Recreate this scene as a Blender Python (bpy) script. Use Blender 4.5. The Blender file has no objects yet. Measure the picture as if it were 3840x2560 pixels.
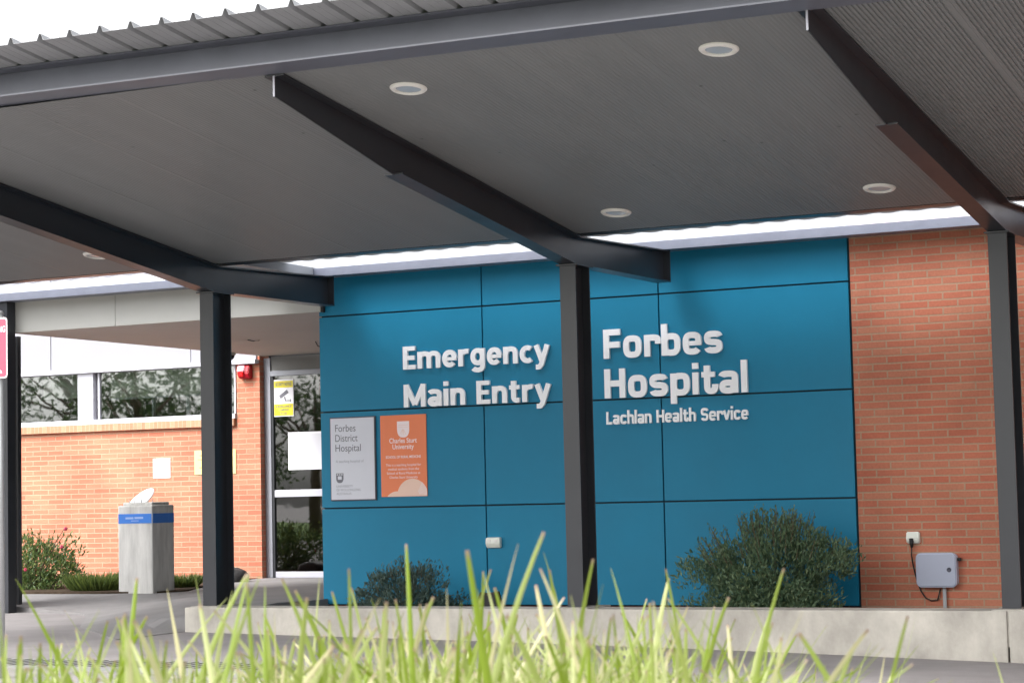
import bpy, bmesh, math, random
from mathutils import Vector, Matrix
random.seed(11)
sc = bpy.context.scene
COL = sc.collection
# ------------------------------------------------------------------ camera
CX, CY, CZ = 11.4152, -18.5769, 0.9458
yaw, pitch, roll = -0.4584, 0.0739, -0.0227
cy_, sy_ = math.cos(yaw), math.sin(yaw); cp_, sp_ = math.cos(pitch), math.sin(pitch)
fw = Vector((sy_*cp_, cy_*cp_, sp_)); r0 = Vector((cy_, -sy_, 0)); u0 = r0.cross(fw)
cr_, sr_ = math.cos(roll), math.sin(roll)
RT = cr_*r0 + sr_*u0; UP = -sr_*r0 + cr_*u0
cd = bpy.data.cameras.new('camera'); cam = bpy.data.objects.new('camera', cd); COL.objects.link(cam)
M = Matrix((RT, UP, -fw)).transposed().to_4x4(); M.translation = (CX, CY, CZ); cam.matrix_world = M
cd.sensor_width = 36; cd.lens = 73.02; cd.clip_start = 0.05; cd.clip_end = 3000
sc.camera = cam
cd.dof.use_dof = True; cd.dof.focus_distance = 19.0; cd.dof.aperture_fstop = 20
# ------------------------------------------------------------------ world, sun, exposure
SUN_EL, SUN_AZ = math.radians(47), math.radians(213)      # azimuth from +Y clockwise
w = bpy.data.worlds.new("World"); sc.world = w; w.use_nodes = True
nt = w.node_tree; bg = nt.nodes['Background']
sky = nt.nodes.new('ShaderNodeTexSky'); sky.sky_type = 'NISHITA'; sky.sun_disc = False
sky.sun_elevation = SUN_EL; sky.sun_rotation = SUN_AZ; sky.air_density = 1.5; sky.dust_density = 6; sky.ozone_density = 1
hs = nt.nodes.new('ShaderNodeHueSaturation'); hs.inputs['Saturation'].default_value = 0.08
nt.links.new(sky.outputs[0], hs.inputs['Color']); nt.links.new(hs.outputs[0], bg.inputs['Color'])
bg.inputs['Strength'].default_value = 0.15
ld = bpy.data.lights.new('sun', 'SUN'); ld.energy = .58; ld.angle = math.radians(14); ld.color = (1, .96, .9)
lo = bpy.data.objects.new('sun', ld); COL.objects.link(lo)
sd = Vector((math.sin(SUN_AZ)*math.cos(SUN_EL), math.cos(SUN_AZ)*math.cos(SUN_EL), math.sin(SUN_EL)))
lo.rotation_euler = sd.to_track_quat('Z', 'Y').to_euler(); lo.location = sd*60
vs = sc.view_settings; vs.view_transform = 'Standard'; vs.look = 'None'; vs.exposure = 1.72; vs.gamma = 1
sc.cycles.max_bounces = 10; sc.cycles.transparent_max_bounces = 24

# ------------------------------------------------------------------ material helpers
def mat(name, col, rough=.6, spec=.5, metal=0, var=0, vscale=3, bump=0, bscale=60, var2=None, stretch=(1,1,1)):
    m = bpy.data.materials.new(name); m.use_nodes = True
    n = m.node_tree.nodes; l = m.node_tree.links; b = n['Principled BSDF']
    b.inputs['Base Color'].default_value = (*col, 1); b.inputs['Roughness'].default_value = rough
    b.inputs['Specular IOR Level'].default_value = spec; b.inputs['Metallic'].default_value = metal
    tc = n.new('ShaderNodeTexCoord'); mp = n.new('ShaderNodeMapping'); mp.inputs['Scale'].default_value = stretch
    l.new(tc.outputs['Object'], mp.inputs['Vector'])
    if var:
        t = n.new('ShaderNodeTexNoise'); t.inputs['Scale'].default_value = vscale; t.inputs['Detail'].default_value = 8
        t.inputs['Roughness'].default_value = .62
        l.new(mp.outputs[0], t.inputs['Vector'])
        r = n.new('ShaderNodeMapRange'); r.inputs['From Min'].default_value = .3; r.inputs['From Max'].default_value = .7
        l.new(t.outputs['Fac'], r.inputs['Value'])
        x = n.new('ShaderNodeMix'); x.data_type = 'RGBA'
        c2 = var2 or col
        x.inputs['A'].default_value = (*[c*(1-var) for c in col], 1)
        x.inputs['B'].default_value = (*[min(1, c*(1+var)) for c in c2], 1)
        l.new(r.outputs[0], x.inputs['Factor']); l.new(x.outputs['Result'], b.inputs['Base Color'])
        rr = n.new('ShaderNodeMapRange'); rr.inputs['To Min'].default_value = max(.02, rough-.08); rr.inputs['To Max'].default_value = min(1, rough+.1)
        l.new(t.outputs['Fac'], rr.inputs['Value']); l.new(rr.outputs[0], b.inputs['Roughness'])
    if bump:
        t2 = n.new('ShaderNodeTexNoise'); t2.inputs['Scale'].default_value = bscale; t2.inputs['Detail'].default_value = 6
        l.new(mp.outputs[0], t2.inputs['Vector'])
        bp = n.new('ShaderNodeBump'); bp.inputs['Strength'].default_value = bump; bp.inputs['Distance'].default_value = .01
        l.new(t2.outputs['Fac'], bp.inputs['Height']); l.new(bp.outputs[0], b.inputs['Normal'])
    return m

def brick_mat(name, c1, c2, mortar, bw, rh, ms, soldier=False):
    m = bpy.data.materials.new(name); m.use_nodes = True
    n = m.node_tree.nodes; l = m.node_tree.links; b = n['Principled BSDF']
    b.inputs['Roughness'].default_value = .85; b.inputs['Specular IOR Level'].default_value = .25
    uv = n.new('ShaderNodeUVMap')
    t = n.new('ShaderNodeTexBrick'); t.offset = .5 if not soldier else 0; t.squash = 1
    t.inputs['Scale'].default_value = 1; t.inputs['Brick Width'].default_value = bw; t.inputs['Row Height'].default_value = rh
    t.inputs['Mortar Size'].default_value = ms; t.inputs['Mortar Smooth'].default_value = .3; t.inputs['Bias'].default_value = 0
    t.inputs['Color1'].default_value = (*c1, 1); t.inputs['Color2'].default_value = (*c2, 1); t.inputs['Mortar'].default_value = (*mortar, 1)
    nz0 = n.new('ShaderNodeTexNoise'); nz0.inputs['Scale'].default_value = 9; l.new(uv.outputs[0], nz0.inputs['Vector'])
    sb = n.new('ShaderNodeVectorMath'); sb.operation = 'SUBTRACT'; sb.inputs[1].default_value = (.5, .5, .5); l.new(nz0.outputs['Color'], sb.inputs[0])
    sc_ = n.new('ShaderNodeVectorMath'); sc_.operation = 'SCALE'; sc_.inputs['Scale'].default_value = .006; l.new(sb.outputs[0], sc_.inputs[0])
    ad = n.new('ShaderNodeVectorMath'); ad.operation = 'ADD'; l.new(uv.outputs[0], ad.inputs[0]); l.new(sc_.outputs[0], ad.inputs[1])
    l.new(ad.outputs[0], t.inputs['Vector'])
    nz = n.new('ShaderNodeTexNoise'); nz.inputs['Scale'].default_value = 45; nz.inputs['Detail'].default_value = 6; l.new(uv.outputs[0], nz.inputs['Vector'])
    nb = n.new('ShaderNodeTexNoise'); nb.inputs['Scale'].default_value = 1.3; nb.inputs['Detail'].default_value = 5; l.new(uv.outputs[0], nb.inputs['Vector'])
    add = n.new('ShaderNodeMath'); add.operation = 'MULTIPLY_ADD'; add.inputs[1].default_value = .45
    l.new(nz.outputs['Fac'], add.inputs[0]); l.new(nb.outputs['Fac'], add.inputs[2])
    mr = n.new('ShaderNodeMapRange'); mr.inputs['From Min'].default_value = .45; mr.inputs['From Max'].default_value = 1.0
    mr.inputs['To Min'].default_value = .78; mr.inputs['To Max'].default_value = 1.22; l.new(add.outputs[0], mr.inputs['Value'])
    mx = n.new('ShaderNodeVectorMath'); mx.operation = 'SCALE'; l.new(t.outputs['Color'], mx.inputs[0]); l.new(mr.outputs[0], mx.inputs['Scale'])
    l.new(mx.outputs[0], b.inputs['Base Color'])
    hh = n.new('ShaderNodeMath'); hh.operation = 'MULTIPLY_ADD'; hh.inputs[1].default_value = -1.0; l.new(t.outputs['Fac'], hh.inputs[0])
    s2 = n.new('ShaderNodeMath'); s2.operation = 'MULTIPLY'; s2.inputs[1].default_value = .3; l.new(nz.outputs['Fac'], s2.inputs[0]); l.new(s2.outputs[0], hh.inputs[2])
    bp = n.new('ShaderNodeBump'); bp.inputs['Strength'].default_value = .6; bp.inputs['Distance'].default_value = .006
    l.new(hh.outputs[0], bp.inputs['Height']); l.new(bp.outputs[0], b.inputs['Normal'])
    return m

def leaf_mat(name, ca, cb, trans=.3, rough=.45, tip=None):
    m = bpy.data.materials.new(name); m.use_nodes = True
    n = m.node_tree.nodes; l = m.node_tree.links; b = n['Principled BSDF']; out = n['Material Output']
    b.inputs['Roughness'].default_value = rough; b.inputs['Specular IOR Level'].default_value = .4
    at = n.new('ShaderNodeAttribute'); at.attribute_name = 'Col'
    sep = n.new('ShaderNodeSeparateColor'); l.new(at.outputs['Color'], sep.inputs[0])
    x = n.new('ShaderNodeMix'); x.data_type = 'RGBA'; x.inputs['A'].default_value = (*ca, 1); x.inputs['B'].default_value = (*cb, 1)
    l.new(sep.outputs[0], x.inputs['Factor']); c = x.outputs['Result']
    if tip:
        z = n.new('ShaderNodeMix'); z.data_type = 'RGBA'; z.inputs['B'].default_value = (.56, .50, .32, 1)
        l.new(c, z.inputs['A']); l.new(sep.outputs[2], z.inputs['Factor']); c = z.outputs['Result']
        y = n.new('ShaderNodeMix'); y.data_type = 'RGBA'; y.inputs['B'].default_value = (*tip, 1)
        l.new(c, y.inputs['A']); l.new(sep.outputs[1], y.inputs['Factor']); c = y.outputs['Result']
    l.new(c, b.inputs['Base Color'])
    tr = n.new('ShaderNodeBsdfTranslucent'); l.new(c, tr.inputs['Color'])
    ms = n.new('ShaderNodeMixShader'); ms.inputs[0].default_value = trans
    l.new(b.outputs[0], ms.inputs[1]); l.new(tr.outputs[0], ms.inputs[2]); l.new(ms.outputs[0], out.inputs['Surface'])
    return m

def glass_mat(name, refl=.16, tint=(.55,.6,.6)):
    m = bpy.data.materials.new(name); m.use_nodes = True
    n = m.node_tree.nodes; l = m.node_tree.links; n.remove(n['Principled BSDF']); out = n['Material Output']
    g = n.new('ShaderNodeBsdfGlossy'); g.inputs['Roughness'].default_value = .015
    t = n.new('ShaderNodeBsdfTransparent'); t.inputs['Color'].default_value = (*tint, 1)
    lw = n.new('ShaderNodeLayerWeight'); lw.inputs['Blend'].default_value = .35
    a = n.new('ShaderNodeMath'); a.operation = 'ADD'; a.use_clamp = True; a.inputs[1].default_value = refl; l.new(lw.outputs['Fresnel'], a.inputs[0])
    nz = n.new('ShaderNodeTexNoise'); nz.inputs['Scale'].default_value = 1.6
    tc = n.new('ShaderNodeTexCoord'); l.new(tc.outputs['Object'], nz.inputs['Vector'])
    bp = n.new('ShaderNodeBump'); bp.inputs['Strength'].default_value = .04; bp.inputs['Distance'].default_value = .02
    l.new(nz.outputs['Fac'], bp.inputs['Height']); l.new(bp.outputs[0], g.inputs['Normal'])
    mx = n.new('ShaderNodeMixShader'); l.new(a.outputs[0], mx.inputs[0]); l.new(t.outputs[0], mx.inputs[1]); l.new(g.outputs[0], mx.inputs[2])
    l.new(mx.outputs[0], out.inputs['Surface']); return m

def sheet_mat(name):
    m = bpy.data.materials.new(name); m.use_nodes = True
    n = m.node_tree.nodes; l = m.node_tree.links; out = n['Material Output']; b = n['Principled BSDF']
    b.inputs['Base Color'].default_value = (.85, .88, .9, 1); b.inputs['Roughness'].default_value = .3
    tl = n.new('ShaderNodeBsdfTranslucent'); tl.inputs['Color'].default_value = (.62, .65, .69, 1)
    tp = n.new('ShaderNodeBsdfTransparent'); tp.inputs['Color'].default_value = (.93, .95, 1, 1)
    m1 = n.new('ShaderNodeMixShader'); m1.inputs[0].default_value = .45; l.new(tl.outputs[0], m1.inputs[1]); l.new(tp.outputs[0], m1.inputs[2])
    m2 = n.new('ShaderNodeMixShader'); m2.inputs[0].default_value = .1; l.new(m1.outputs[0], m2.inputs[1]); l.new(b.outputs[0], m2.inputs[2])
    l.new(m2.outputs[0], out.inputs['Surface']); return m

STEEL = mat('charcoal_paint', (.023, .025, .031), .33, .5, var=.08, vscale=3, bump=.012, bscale=60)
BEAMP = mat('beam_paint', (.105, .11, .138), .38, .5, var=.1, vscale=2.5, bump=.01)
SOFF = mat('soffit_sheet', (.188, .192, .194), .48, .4, var=.04, vscale=1.1)
_n = SOFF.node_tree.nodes; _l = SOFF.node_tree.links                 # insect specks and water marks on the lining
_v = _n.new('ShaderNodeTexVoronoi'); _v.inputs['Scale'].default_value = 2.6; _tc = _n.new('ShaderNodeTexCoord'); _l.new(_tc.outputs['Object'], _v.inputs['Vector'])
_r = _n.new('ShaderNodeMapRange'); _r.inputs['From Min'].default_value = .022; _r.inputs['From Max'].default_value = .05; _r.inputs['To Min'].default_value = .45; _r.inputs['To Max'].default_value = 1
_l.new(_v.outputs['Distance'], _r.inputs['Value'])
_w = _n.new('ShaderNodeTexNoise'); _w.inputs['Scale'].default_value = 3; _mp = _n.new('ShaderNodeMapping'); _mp.inputs['Scale'].default_value = (1.6, .12, 1); _l.new(_tc.outputs['Object'], _mp.inputs[0]); _l.new(_mp.outputs[0], _w.inputs['Vector'])
_q = _n.new('ShaderNodeMapRange'); _q.inputs['From Min'].default_value = .35; _q.inputs['From Max'].default_value = .65; _q.inputs['To Min'].default_value = .97; _q.inputs['To Max'].default_value = 1.03; _l.new(_w.outputs['Fac'], _q.inputs['Value'])
_m = _n.new('ShaderNodeMath'); _m.operation = 'MULTIPLY'; _l.new(_r.outputs[0], _m.inputs[0]); _l.new(_q.outputs[0], _m.inputs[1])
_s = _n.new('ShaderNodeVectorMath'); _s.operation = 'SCALE'; _b = _n['Principled BSDF']; _src = _b.inputs['Base Color'].links[0].from_socket
_l.new(_src, _s.inputs[0]); _l.new(_m.outputs[0], _s.inputs['Scale']); _l.new(_s.outputs[0], _b.inputs['Base Color'])
ROOFM = mat('roof_steel', (.29, .295, .31), .45, .5, var=.08, vscale=2)
BLUE = mat('blue_panel', (.009, .190, .330), .46, .22, var=.07, vscale=.9)
DARK = mat('dark_backing', (.012, .032, .045), .8)
BRICK = brick_mat('brick_wall', (.49, .150, .092), (.51, .205, .128), (.43, .28, .19), .27, .0692, .0085)
SOLD = brick_mat('soldier_brick', (.46, .21, .125), (.52, .29, .18), (.44, .33, .24), .0692, .27, .006, True)
WHITE = mat('white_cladding', (.27, .27, .30), .5, var=.03, vscale=2)
WHITEF = mat('white_frame', (.52, .52, .58), .4, var=.02)
CREAM = mat('fascia_cream', (.44, .435, .405), .6, var=.04, vscale=1.5)
SOFCR = mat('awning_soffit', (.50, .46, .43), .7, var=.05, vscale=1.2)
ALU = mat('grey_aluminium', (.30, .31, .35), .38, .5, .3, var=.05)
ALUL = mat('light_aluminium', (.48, .48, .54), .4, var=.03)
ALU2 = mat('mid_aluminium', (.40, .40, .46), .4, var=.04)
ALUD = mat('dark_transom', (.19, .19, .185), .5, var=.05)
GLASS = glass_mat('window_glass', .16, (.7, .74, .72))
DGLASS = glass_mat('door_glass', .12, (.5, .52, .5))
BLIND = mat('blind', (.72, .70, .64), .8, var=.05)
ROOM = mat('room_dark', (.03, .03, .033), .9)
CONC = mat('concrete', (.40, .375, .335), .85, .3, var=.3, vscale=2.6, bump=.5, bscale=35, stretch=(1, 1, .7))
PED = mat('pedestal_concrete', (.62, .61, .59), .85, .3, var=.26, vscale=4, bump=.3, bscale=40, stretch=(2.2, 2.2, .35))
ASPH = mat('asphalt', (.225, .21, .21), .92, .2, var=.16, vscale=1.3, bump=.5, bscale=90)
PATHM = mat('path_concrete', (.205, .197, .197), .9, .25, var=.15, vscale=1.6, bump=.3, bscale=80)
SOIL = mat('soil', (.055, .04, .028), .95, .1, var=.4, vscale=12, bump=.8, bscale=25)
LAWN = mat('lawn', (.09, .14, .035), .95, .1, var=.4, vscale=2, bump=.8, bscale=40)
WLET = mat('letter_white', (.93, .93, .96), .4)
PWHITE = mat('white_plastic', (.78, .79, .72), .4)
OVALM = mat('white_gloss', (.88, .88, .9), .25)
BAND = mat('blue_band', (.05, .22, .72), .4)
RED = mat('red_plastic', (.45, .012, .025), .25)
REDL = mat('red_lens', (.75, .01, .012), .12)
PALER = mat('pale_pink_lens', (.62, .22, .26), .25)
BLACK = mat('black_rubber', (.012, .012, .013), .6)
ROCKM = mat('dark_rock', (.028, .026, .027), .8, var=.3, vscale=9, bump=.6, bscale=15)
BOXM = mat('controller_plastic', (.43, .46, .58), .45, var=.02)
GREYP = mat('grey_pipe', (.42, .43, .45), .45)
PLQ = mat('plaque_silver', (.60, .61, .68), .4, .5, var=.02)
PLQE = mat('plaque_edge', (.06, .06, .08), .4)
INK = mat('ink_grey', (.15, .15, .18), .6)
INKL = mat('ink_pale', (.36, .37, .42), .6)
ORANGE = mat('orange_sign', (.78, .20, .075), .5, var=.03)
PINKW = mat('sign_pinkwhite', (.86, .74, .76), .5)
PEACH = mat('sign_peach', (.80, .55, .45), .5)
YEL = mat('yellow_sign', (.72, .62, .015), .45)
YELP = mat('pale_yellow', (.78, .62, .26), .6)
PAPER = mat('paper_white', (.86, .85, .9), .6)
INKP = mat('paper_ink', (.55, .5, .62), .6)
SREP = mat('sign_red', (.60, .055, .10), .4, var=.05)
GALV = mat('galvanised', (.42, .43, .44), .4, .5, .5, var=.08)
LTRIM = mat('light_trim', (.78, .76, .72), .4)
LLENS = mat('light_lens', (.42, .46, .50), .12)
BARK = mat('bark', (.12, .085, .06), .9, var=.3, vscale=6, bump=.6)
STEMM = mat('stem', (.09, .07, .04), .85)
SHRUB = leaf_mat('shrub_leaf', (.085, .15, .085), (.25, .31, .15), .32)
SHRUB2 = leaf_mat('low_shrub_leaf', (.06, .10, .08), (.13, .19, .155), .25)
ROSEL = leaf_mat('rose_leaf', (.06, .11, .035), (.24, .29, .07), .3)
CLUMPL = leaf_mat('clump_leaf', (.08, .12, .035), (.20, .26, .06), .3)
TREEL = leaf_mat('tree_leaf', (.035, .065, .02), (.10, .15, .05), .3)
PETAL = mat('rose_petal', (.40, .035, .08), .5)
GRASS = leaf_mat('grass_blade', (.18, .255, .016), (.47, .50, .24), .45, .34, tip=(.30, .20, .17))  # second colour: paler blades, with some whitish reflection put into the tone
SHEET = sheet_mat('polycarbonate')

# ------------------------------------------------------------------ mesh helpers
def finish(name, bm, material, parent=None, smooth=False):
    me = bpy.data.meshes.new(name)
    bm.normal_update(); bm.to_mesh(me); bm.free()
    if isinstance(material, (list, tuple)):
        for m in material: me.materials.append(m)
    else: me.materials.append(material)
    if smooth:
        for p in me.polygons: p.use_smooth = True
    o = bpy.data.objects.new(name, me); COL.objects.link(o)
    if parent: o.parent = parent
    return o
def thing(name, label, cat, loc=(0, 0, 0), group=None):
    o = bpy.data.objects.new(name, None); COL.objects.link(o); o.location = loc; o.empty_display_size = .1
    o['label'] = label; o['category'] = cat
    if group: o['group'] = group
    return o
def tag(o, label, cat, group=None):
    o['label'] = label; o['category'] = cat
    if group: o['group'] = group
    return o
def kind(o, k): o['kind'] = k; return o

def addbox(bm, x0, x1, y0, y1, z0, z1, bev=0, uv=False, mi=0):
    vs = [bm.verts.new(p) for p in ((x0,y0,z0),(x1,y0,z0),(x1,y1,z0),(x0,y1,z0),(x0,y0,z1),(x1,y0,z1),(x1,y1,z1),(x0,y1,z1))]
    fs = [bm.faces.new([vs[i] for i in f]) for f in ((0,3,2,1),(4,5,6,7),(0,1,5,4),(1,2,6,5),(2,3,7,6),(3,0,4,7))]
    for f in fs: f.material_index = mi
    if uv:
        ul = bm.loops.layers.uv.verify()
        for f, ax in zip(fs, ((0,1),(0,1),(0,2),(1,2),(0,2),(1,2))):
            for lp in f.loops: lp[ul].uv = (lp.vert.co[ax[0]], lp.vert.co[ax[1]])
    if bev:
        es = list({e for f in fs for e in f.edges})
        bmesh.ops.bevel(bm, geom=es, offset=bev, segments=2, affect='EDGES', profile=.6)
    return bm
def box(name, b, m, parent=None, bev=0, uv=False):
    return finish(name, addbox(bmesh.new(), *b, bev=bev, uv=uv), m, parent)
def boxes(name, bs, m, parent=None, bev=0, uv=False):
    bm = bmesh.new()
    for b in bs: addbox(bm, *b, bev=bev, uv=uv)
    return finish(name, bm, m, parent)
def prism(bm, pts, axis, a, b, mi=0):
    """extrude closed 2D outline along an axis ('x': pts=(y,z); 'y': (x,z); 'z': (x,y))"""
    f = {'x': lambda p, t: (t, p[0], p[1]), 'y': lambda p, t: (p[0], t, p[1]), 'z': lambda p, t: (p[0], p[1], t)}[axis]
    A = [bm.verts.new(f(p, a)) for p in pts]; B = [bm.verts.new(f(p, b)) for p in pts]; n = len(pts)
    fs = [bm.faces.new(A), bm.faces.new(list(reversed(B)))]
    for i in range(n): fs.append(bm.faces.new([A[i], B[i], B[(i+1) % n], A[(i+1) % n]]))
    for q in fs: q.material_index = mi
    bmesh.ops.recalc_face_normals(bm, faces=fs); return fs
def tube(bm, pts, r, seg=10, r1=None):
    pts = [Vector(p) for p in pts]; n = len(pts); rings = []
    for i, p in enumerate(pts):
        d = (pts[min(i+1, n-1)] - pts[max(i-1, 0)]).normalized()
        a = d.orthogonal().normalized(); b = d.cross(a)
        if rings and False: pass
        rr = r if r1 is None else r + (r1-r)*i/(n-1)
        a = Vector((1, 0, 0)) - d*d.x
        if a.length < .2: a = Vector((0, 1, 0)) - d*d.y
        a.normalize(); b = d.cross(a)
        rings.append([bm.verts.new(p + rr*(math.cos(t)*a + math.sin(t)*b)) for t in [2*math.pi*k/seg for k in range(seg)]])
    for i in range(n-1):
        for k in range(seg):
            bm.faces.new([rings[i][k], rings[i][(k+1) % seg], rings[i+1][(k+1) % seg], rings[i+1][k]])
    bm.faces.new(list(reversed(rings[0]))); bm.faces.new(rings[-1]); return bm
def lathe(bm, prof, seg=32, at=(0, 0, 0), mat4=None):
    rings = []
    for r, z in prof:
        rings.append([bm.verts.new((r*math.cos(2*math.pi*k/seg), r*math.sin(2*math.pi*k/seg), z)) for k in range(seg)])
    for i in range(len(prof)-1):
        for k in range(seg): bm.faces.new([rings[i][k], rings[i][(k+1) % seg], rings[i+1][(k+1) % seg], rings[i+1][k]])
    bm.faces.new(list(reversed(rings[0]))); bm.faces.new(rings[-1])
    vs = [v for r in rings for v in r]
    if mat4 is not None: bmesh.ops.transform(bm, matrix=mat4, verts=vs)
    bmesh.ops.translate(bm, vec=at, verts=vs); return bm

# text: built with the default font, fitted to a width and a cap height, flat on a wall that faces -Y
def text(name, s, x0, zb, width, cap, ywall, depth, m, parent, bold=0, align='LEFT', per_letter=False):
    cu = bpy.data.curves.new(name, 'FONT'); cu.body = s; cu.size = 1; cu.extrude = .5; cu.offset = bold; cu.resolution_u = 4
    to = bpy.data.objects.new('tmp', cu); COL.objects.link(to)
    cu2 = bpy.data.curves.new('h', 'FONT'); cu2.body = 'H'; cu2.size = 1; cu2.offset = bold
    to2 = bpy.data.objects.new('tmp2', cu2); COL.objects.link(to2)
    dg = bpy.context.evaluated_depsgraph_get()
    me = bpy.data.meshes.new_from_object(to.evaluated_get(dg)); me2 = bpy.data.meshes.new_from_object(to2.evaluated_get(dg))
    hc = max(v.co.y for v in me2.vertices); hb = min(v.co.y for v in me2.vertices)
    xs = [v.co.x for v in me.vertices]; xa, xb = min(xs), max(xs)
    sx = width/(xb-xa) if width else cap/(hc-hb); sy = cap/(hc-hb)
    off = {'LEFT': 0, 'CENTER': -(xb-xa)*sx/2, 'RIGHT': -(xb-xa)*sx}[align]
    for v in me.vertices:
        x, y, z = v.co
        v.co = (x0 + off + (x-xa)*sx, ywall - depth*(z+.5), zb + (y-hb)*sy)
    for o_ in (to, to2):
        c = o_.data; bpy.data.objects.remove(o_); bpy.data.curves.remove(c)
    bpy.data.meshes.remove(me2)
    me.materials.clear(); me.materials.append(m)
    if not per_letter:
        me.name = name; o = bpy.data.objects.new(name, me); COL.objects.link(o); o.parent = parent; return o
    bm = bmesh.new(); bm.from_mesh(me); bpy.data.meshes.remove(me)      # split into loose islands, group by x-overlap -> one mesh per letter
    bmesh.ops.remove_doubles(bm, verts=bm.verts, dist=1e-5)
    seen = set(); isl = []
    for v in bm.verts:
        if v in seen: continue
        st = [v]; seen.add(v); comp = []
        while st:
            q = st.pop(); comp.append(q)
            for e in q.link_edges:
                ov = e.other_vert(q)
                if ov not in seen: seen.add(ov); st.append(ov)
        isl.append(comp)
    groups = []
    for c in sorted(isl, key=lambda c: min(v.co.x for v in c)):
        a, b = min(v.co.x for v in c), max(v.co.x for v in c)
        if groups and min(b, groups[-1][1]) - max(a, groups[-1][0]) > .6*min(b-a, groups[-1][1]-groups[-1][0]):
            groups[-1][2].extend(c); groups[-1][1] = max(b, groups[-1][1])
        else: groups.append([a, b, list(c)])
    for a, b, vsx in groups:
        nb = bmesh.new(); mp = {v: nb.verts.new(v.co) for v in vsx}
        for f in {f for v in vsx for f in v.link_faces}: nb.faces.new([mp[v] for v in f.verts])
        finish(name, nb, m, parent)
    bm.free()

# stroke lettering: square-shouldered wide letters
def se(cx, cy, rx, ry, a0, a1, n=3.1, k=26):
    o = []
    for i in range(k+1):
        t = math.radians(a0 + (a1-a0)*i/k); c, s = math.cos(t), math.sin(t)
        o.append((cx + rx*math.copysign(abs(c)**(2/n), c), cy + ry*math.copysign(abs(s)**(2/n), s)))
    return o
def glyph(ch):
    b = .1
    G = {
     'F': (.62, [([(.1,0),(.1,1)],0),([(.0,.9),(.62,.9)],0),([(.1,.47),(.6,.47)],0)]),
     'o': (.66, [(se(.33,.37,.23,.28,0,360)[:-1],1)]),
     'r': (.52, [([(.1,0),(.1,.74)],0),(se(.30,.47,.20,.17,180,-8),0)]),
     'b': (.66, [([(.1,0),(.1,1.08)],0),(se(.34,.37,.23,.28,0,360)[:-1],1)]),
     'e': (.66, [(se(.33,.37,.23,.28,0,322,3.1,34),0),([(.12,.37),(.655,.37)],-.06)]),
     's': (.62, [(se(.31,.512,.215,.136,12,270,2.9)+se(.31,.232,.215,.136,90,-168,2.9)[1:],0)]),
     'H': (.74, [([(.1,0),(.1,1)],0),([(.64,0),(.64,1)],0),([(.1,.5),(.64,.5)],0)]),
     'p': (.66, [([(.1,-.28),(.1,.74)],0),(se(.34,.37,.23,.28,0,360)[:-1],1)]),
     'i': (.20, [([(.1,0),(.1,.74)],0),([(.1,.86),(.1,1.06)],0)]),
     't': (.50, [([(.19,.95),(.19,.3)]+se(.33,.26,.14,.165,180,360,2.6)[2:]+[(.47,.32)],0),([(0,.65),(.46,.65)],-.03)]),
     'a': (.64, [(se(.29,.215,.19,.13,0,360,2.7)[:-1],1),(se(.3,.51,.235,.135,165,0,2.8)+[(.535,0)],0)]),
     'l': (.20, [([(.1,0),(.1,1.08)],0)]),
     'L': (.58, [([(.1,0),(.1,1)],0),([(.1,.1),(.58,.1)],0)]),
     'c': (.62, [(se(.33,.37,.23,.28,28,332,3.1,34),0)]),
     'h': (.64, [([(.1,0),(.1,1.08)],0),(se(.32,.44,.22,.205,180,0)+[(.54,0)],0)]),
     'n': (.64, [([(.1,0),(.1,.74)],0),(se(.32,.44,.22,.205,180,0)+[(.54,0)],0)]),
     'S': (.70, [(se(.35,.70,.25,.2,15,270,2.8)+se(.35,.30,.25,.2,90,-165,2.8)[1:],0)]),
     'E': (.58, [([(.1,0),(.1,1)],0),([(0,.91),(.57,.91)],-.02),([(.1,.5),(.53,.5)],-.02),([(0,.09),(.58,.09)],-.02)]),
     'M': (.98, [([(.1,0),(.1,1)],0),([(.88,0),(.88,1)],0),([(.1,.97),(.49,.1)],.0),([(.88,.97),(.49,.1)],.0)]),
     'm': (1.06, [([(.1,0),(.1,.74)],0),(se(.32,.44,.21,.205,180,0,2.3)+[(.53,0)],0),(se(.75,.44,.21,.205,180,0,2.3)+[(.96,0)],0)]),
     'N': (.64, [([(.1,0),(.1,.74)],0),(se(.33,.43,.21,.215,180,0,2.3)+[(.54,0)],0)]),
     'R': (.46, [([(.1,0),(.1,.74)],0),(se(.40,.40,.30,.25,180,82,2.2)+[(.46,.645)],0)]),
     'g': (.64, [(se(.32,.385,.22,.27,0,360,2.2)[:-1],1),([(.54,.74),(.54,0)]+se(.31,-.02,.23,.17,0,-150,2.2),0)]),
     'C': (.55, [(se(.34,.37,.24,.28,52,308,2.1,30),0)]),
     'G': (.64, [(se(.33,.37,.23,.28,0,318,2.1,30),0),([(.12,.36),(.645,.36)],-.06)]),
     'A': (.62, [(se(.29,.205,.185,.12,0,360,2.2)[:-1],1),(se(.29,.49,.235,.155,150,0,2.3)+[(.525,0)],0)]),
     'T': (.46, [([(.19,.93),(.19,.3)]+se(.34,.25,.15,.16,180,285,2.2)[2:]+[(.44,.09)],0),([(0,.655),(.44,.655)],-.03)]),
     'y': (.64, [([(.07,.74),(.33,.03)],0),([(.57,.74),(.29,-.1),(.2,-.2),(.05,-.2)],0)]),
     'v': (.62, [([(.06,.74),(.31,.03)],0),([(.56,.74),(.31,.03)],0)]),
    }
    return G[ch]
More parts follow.
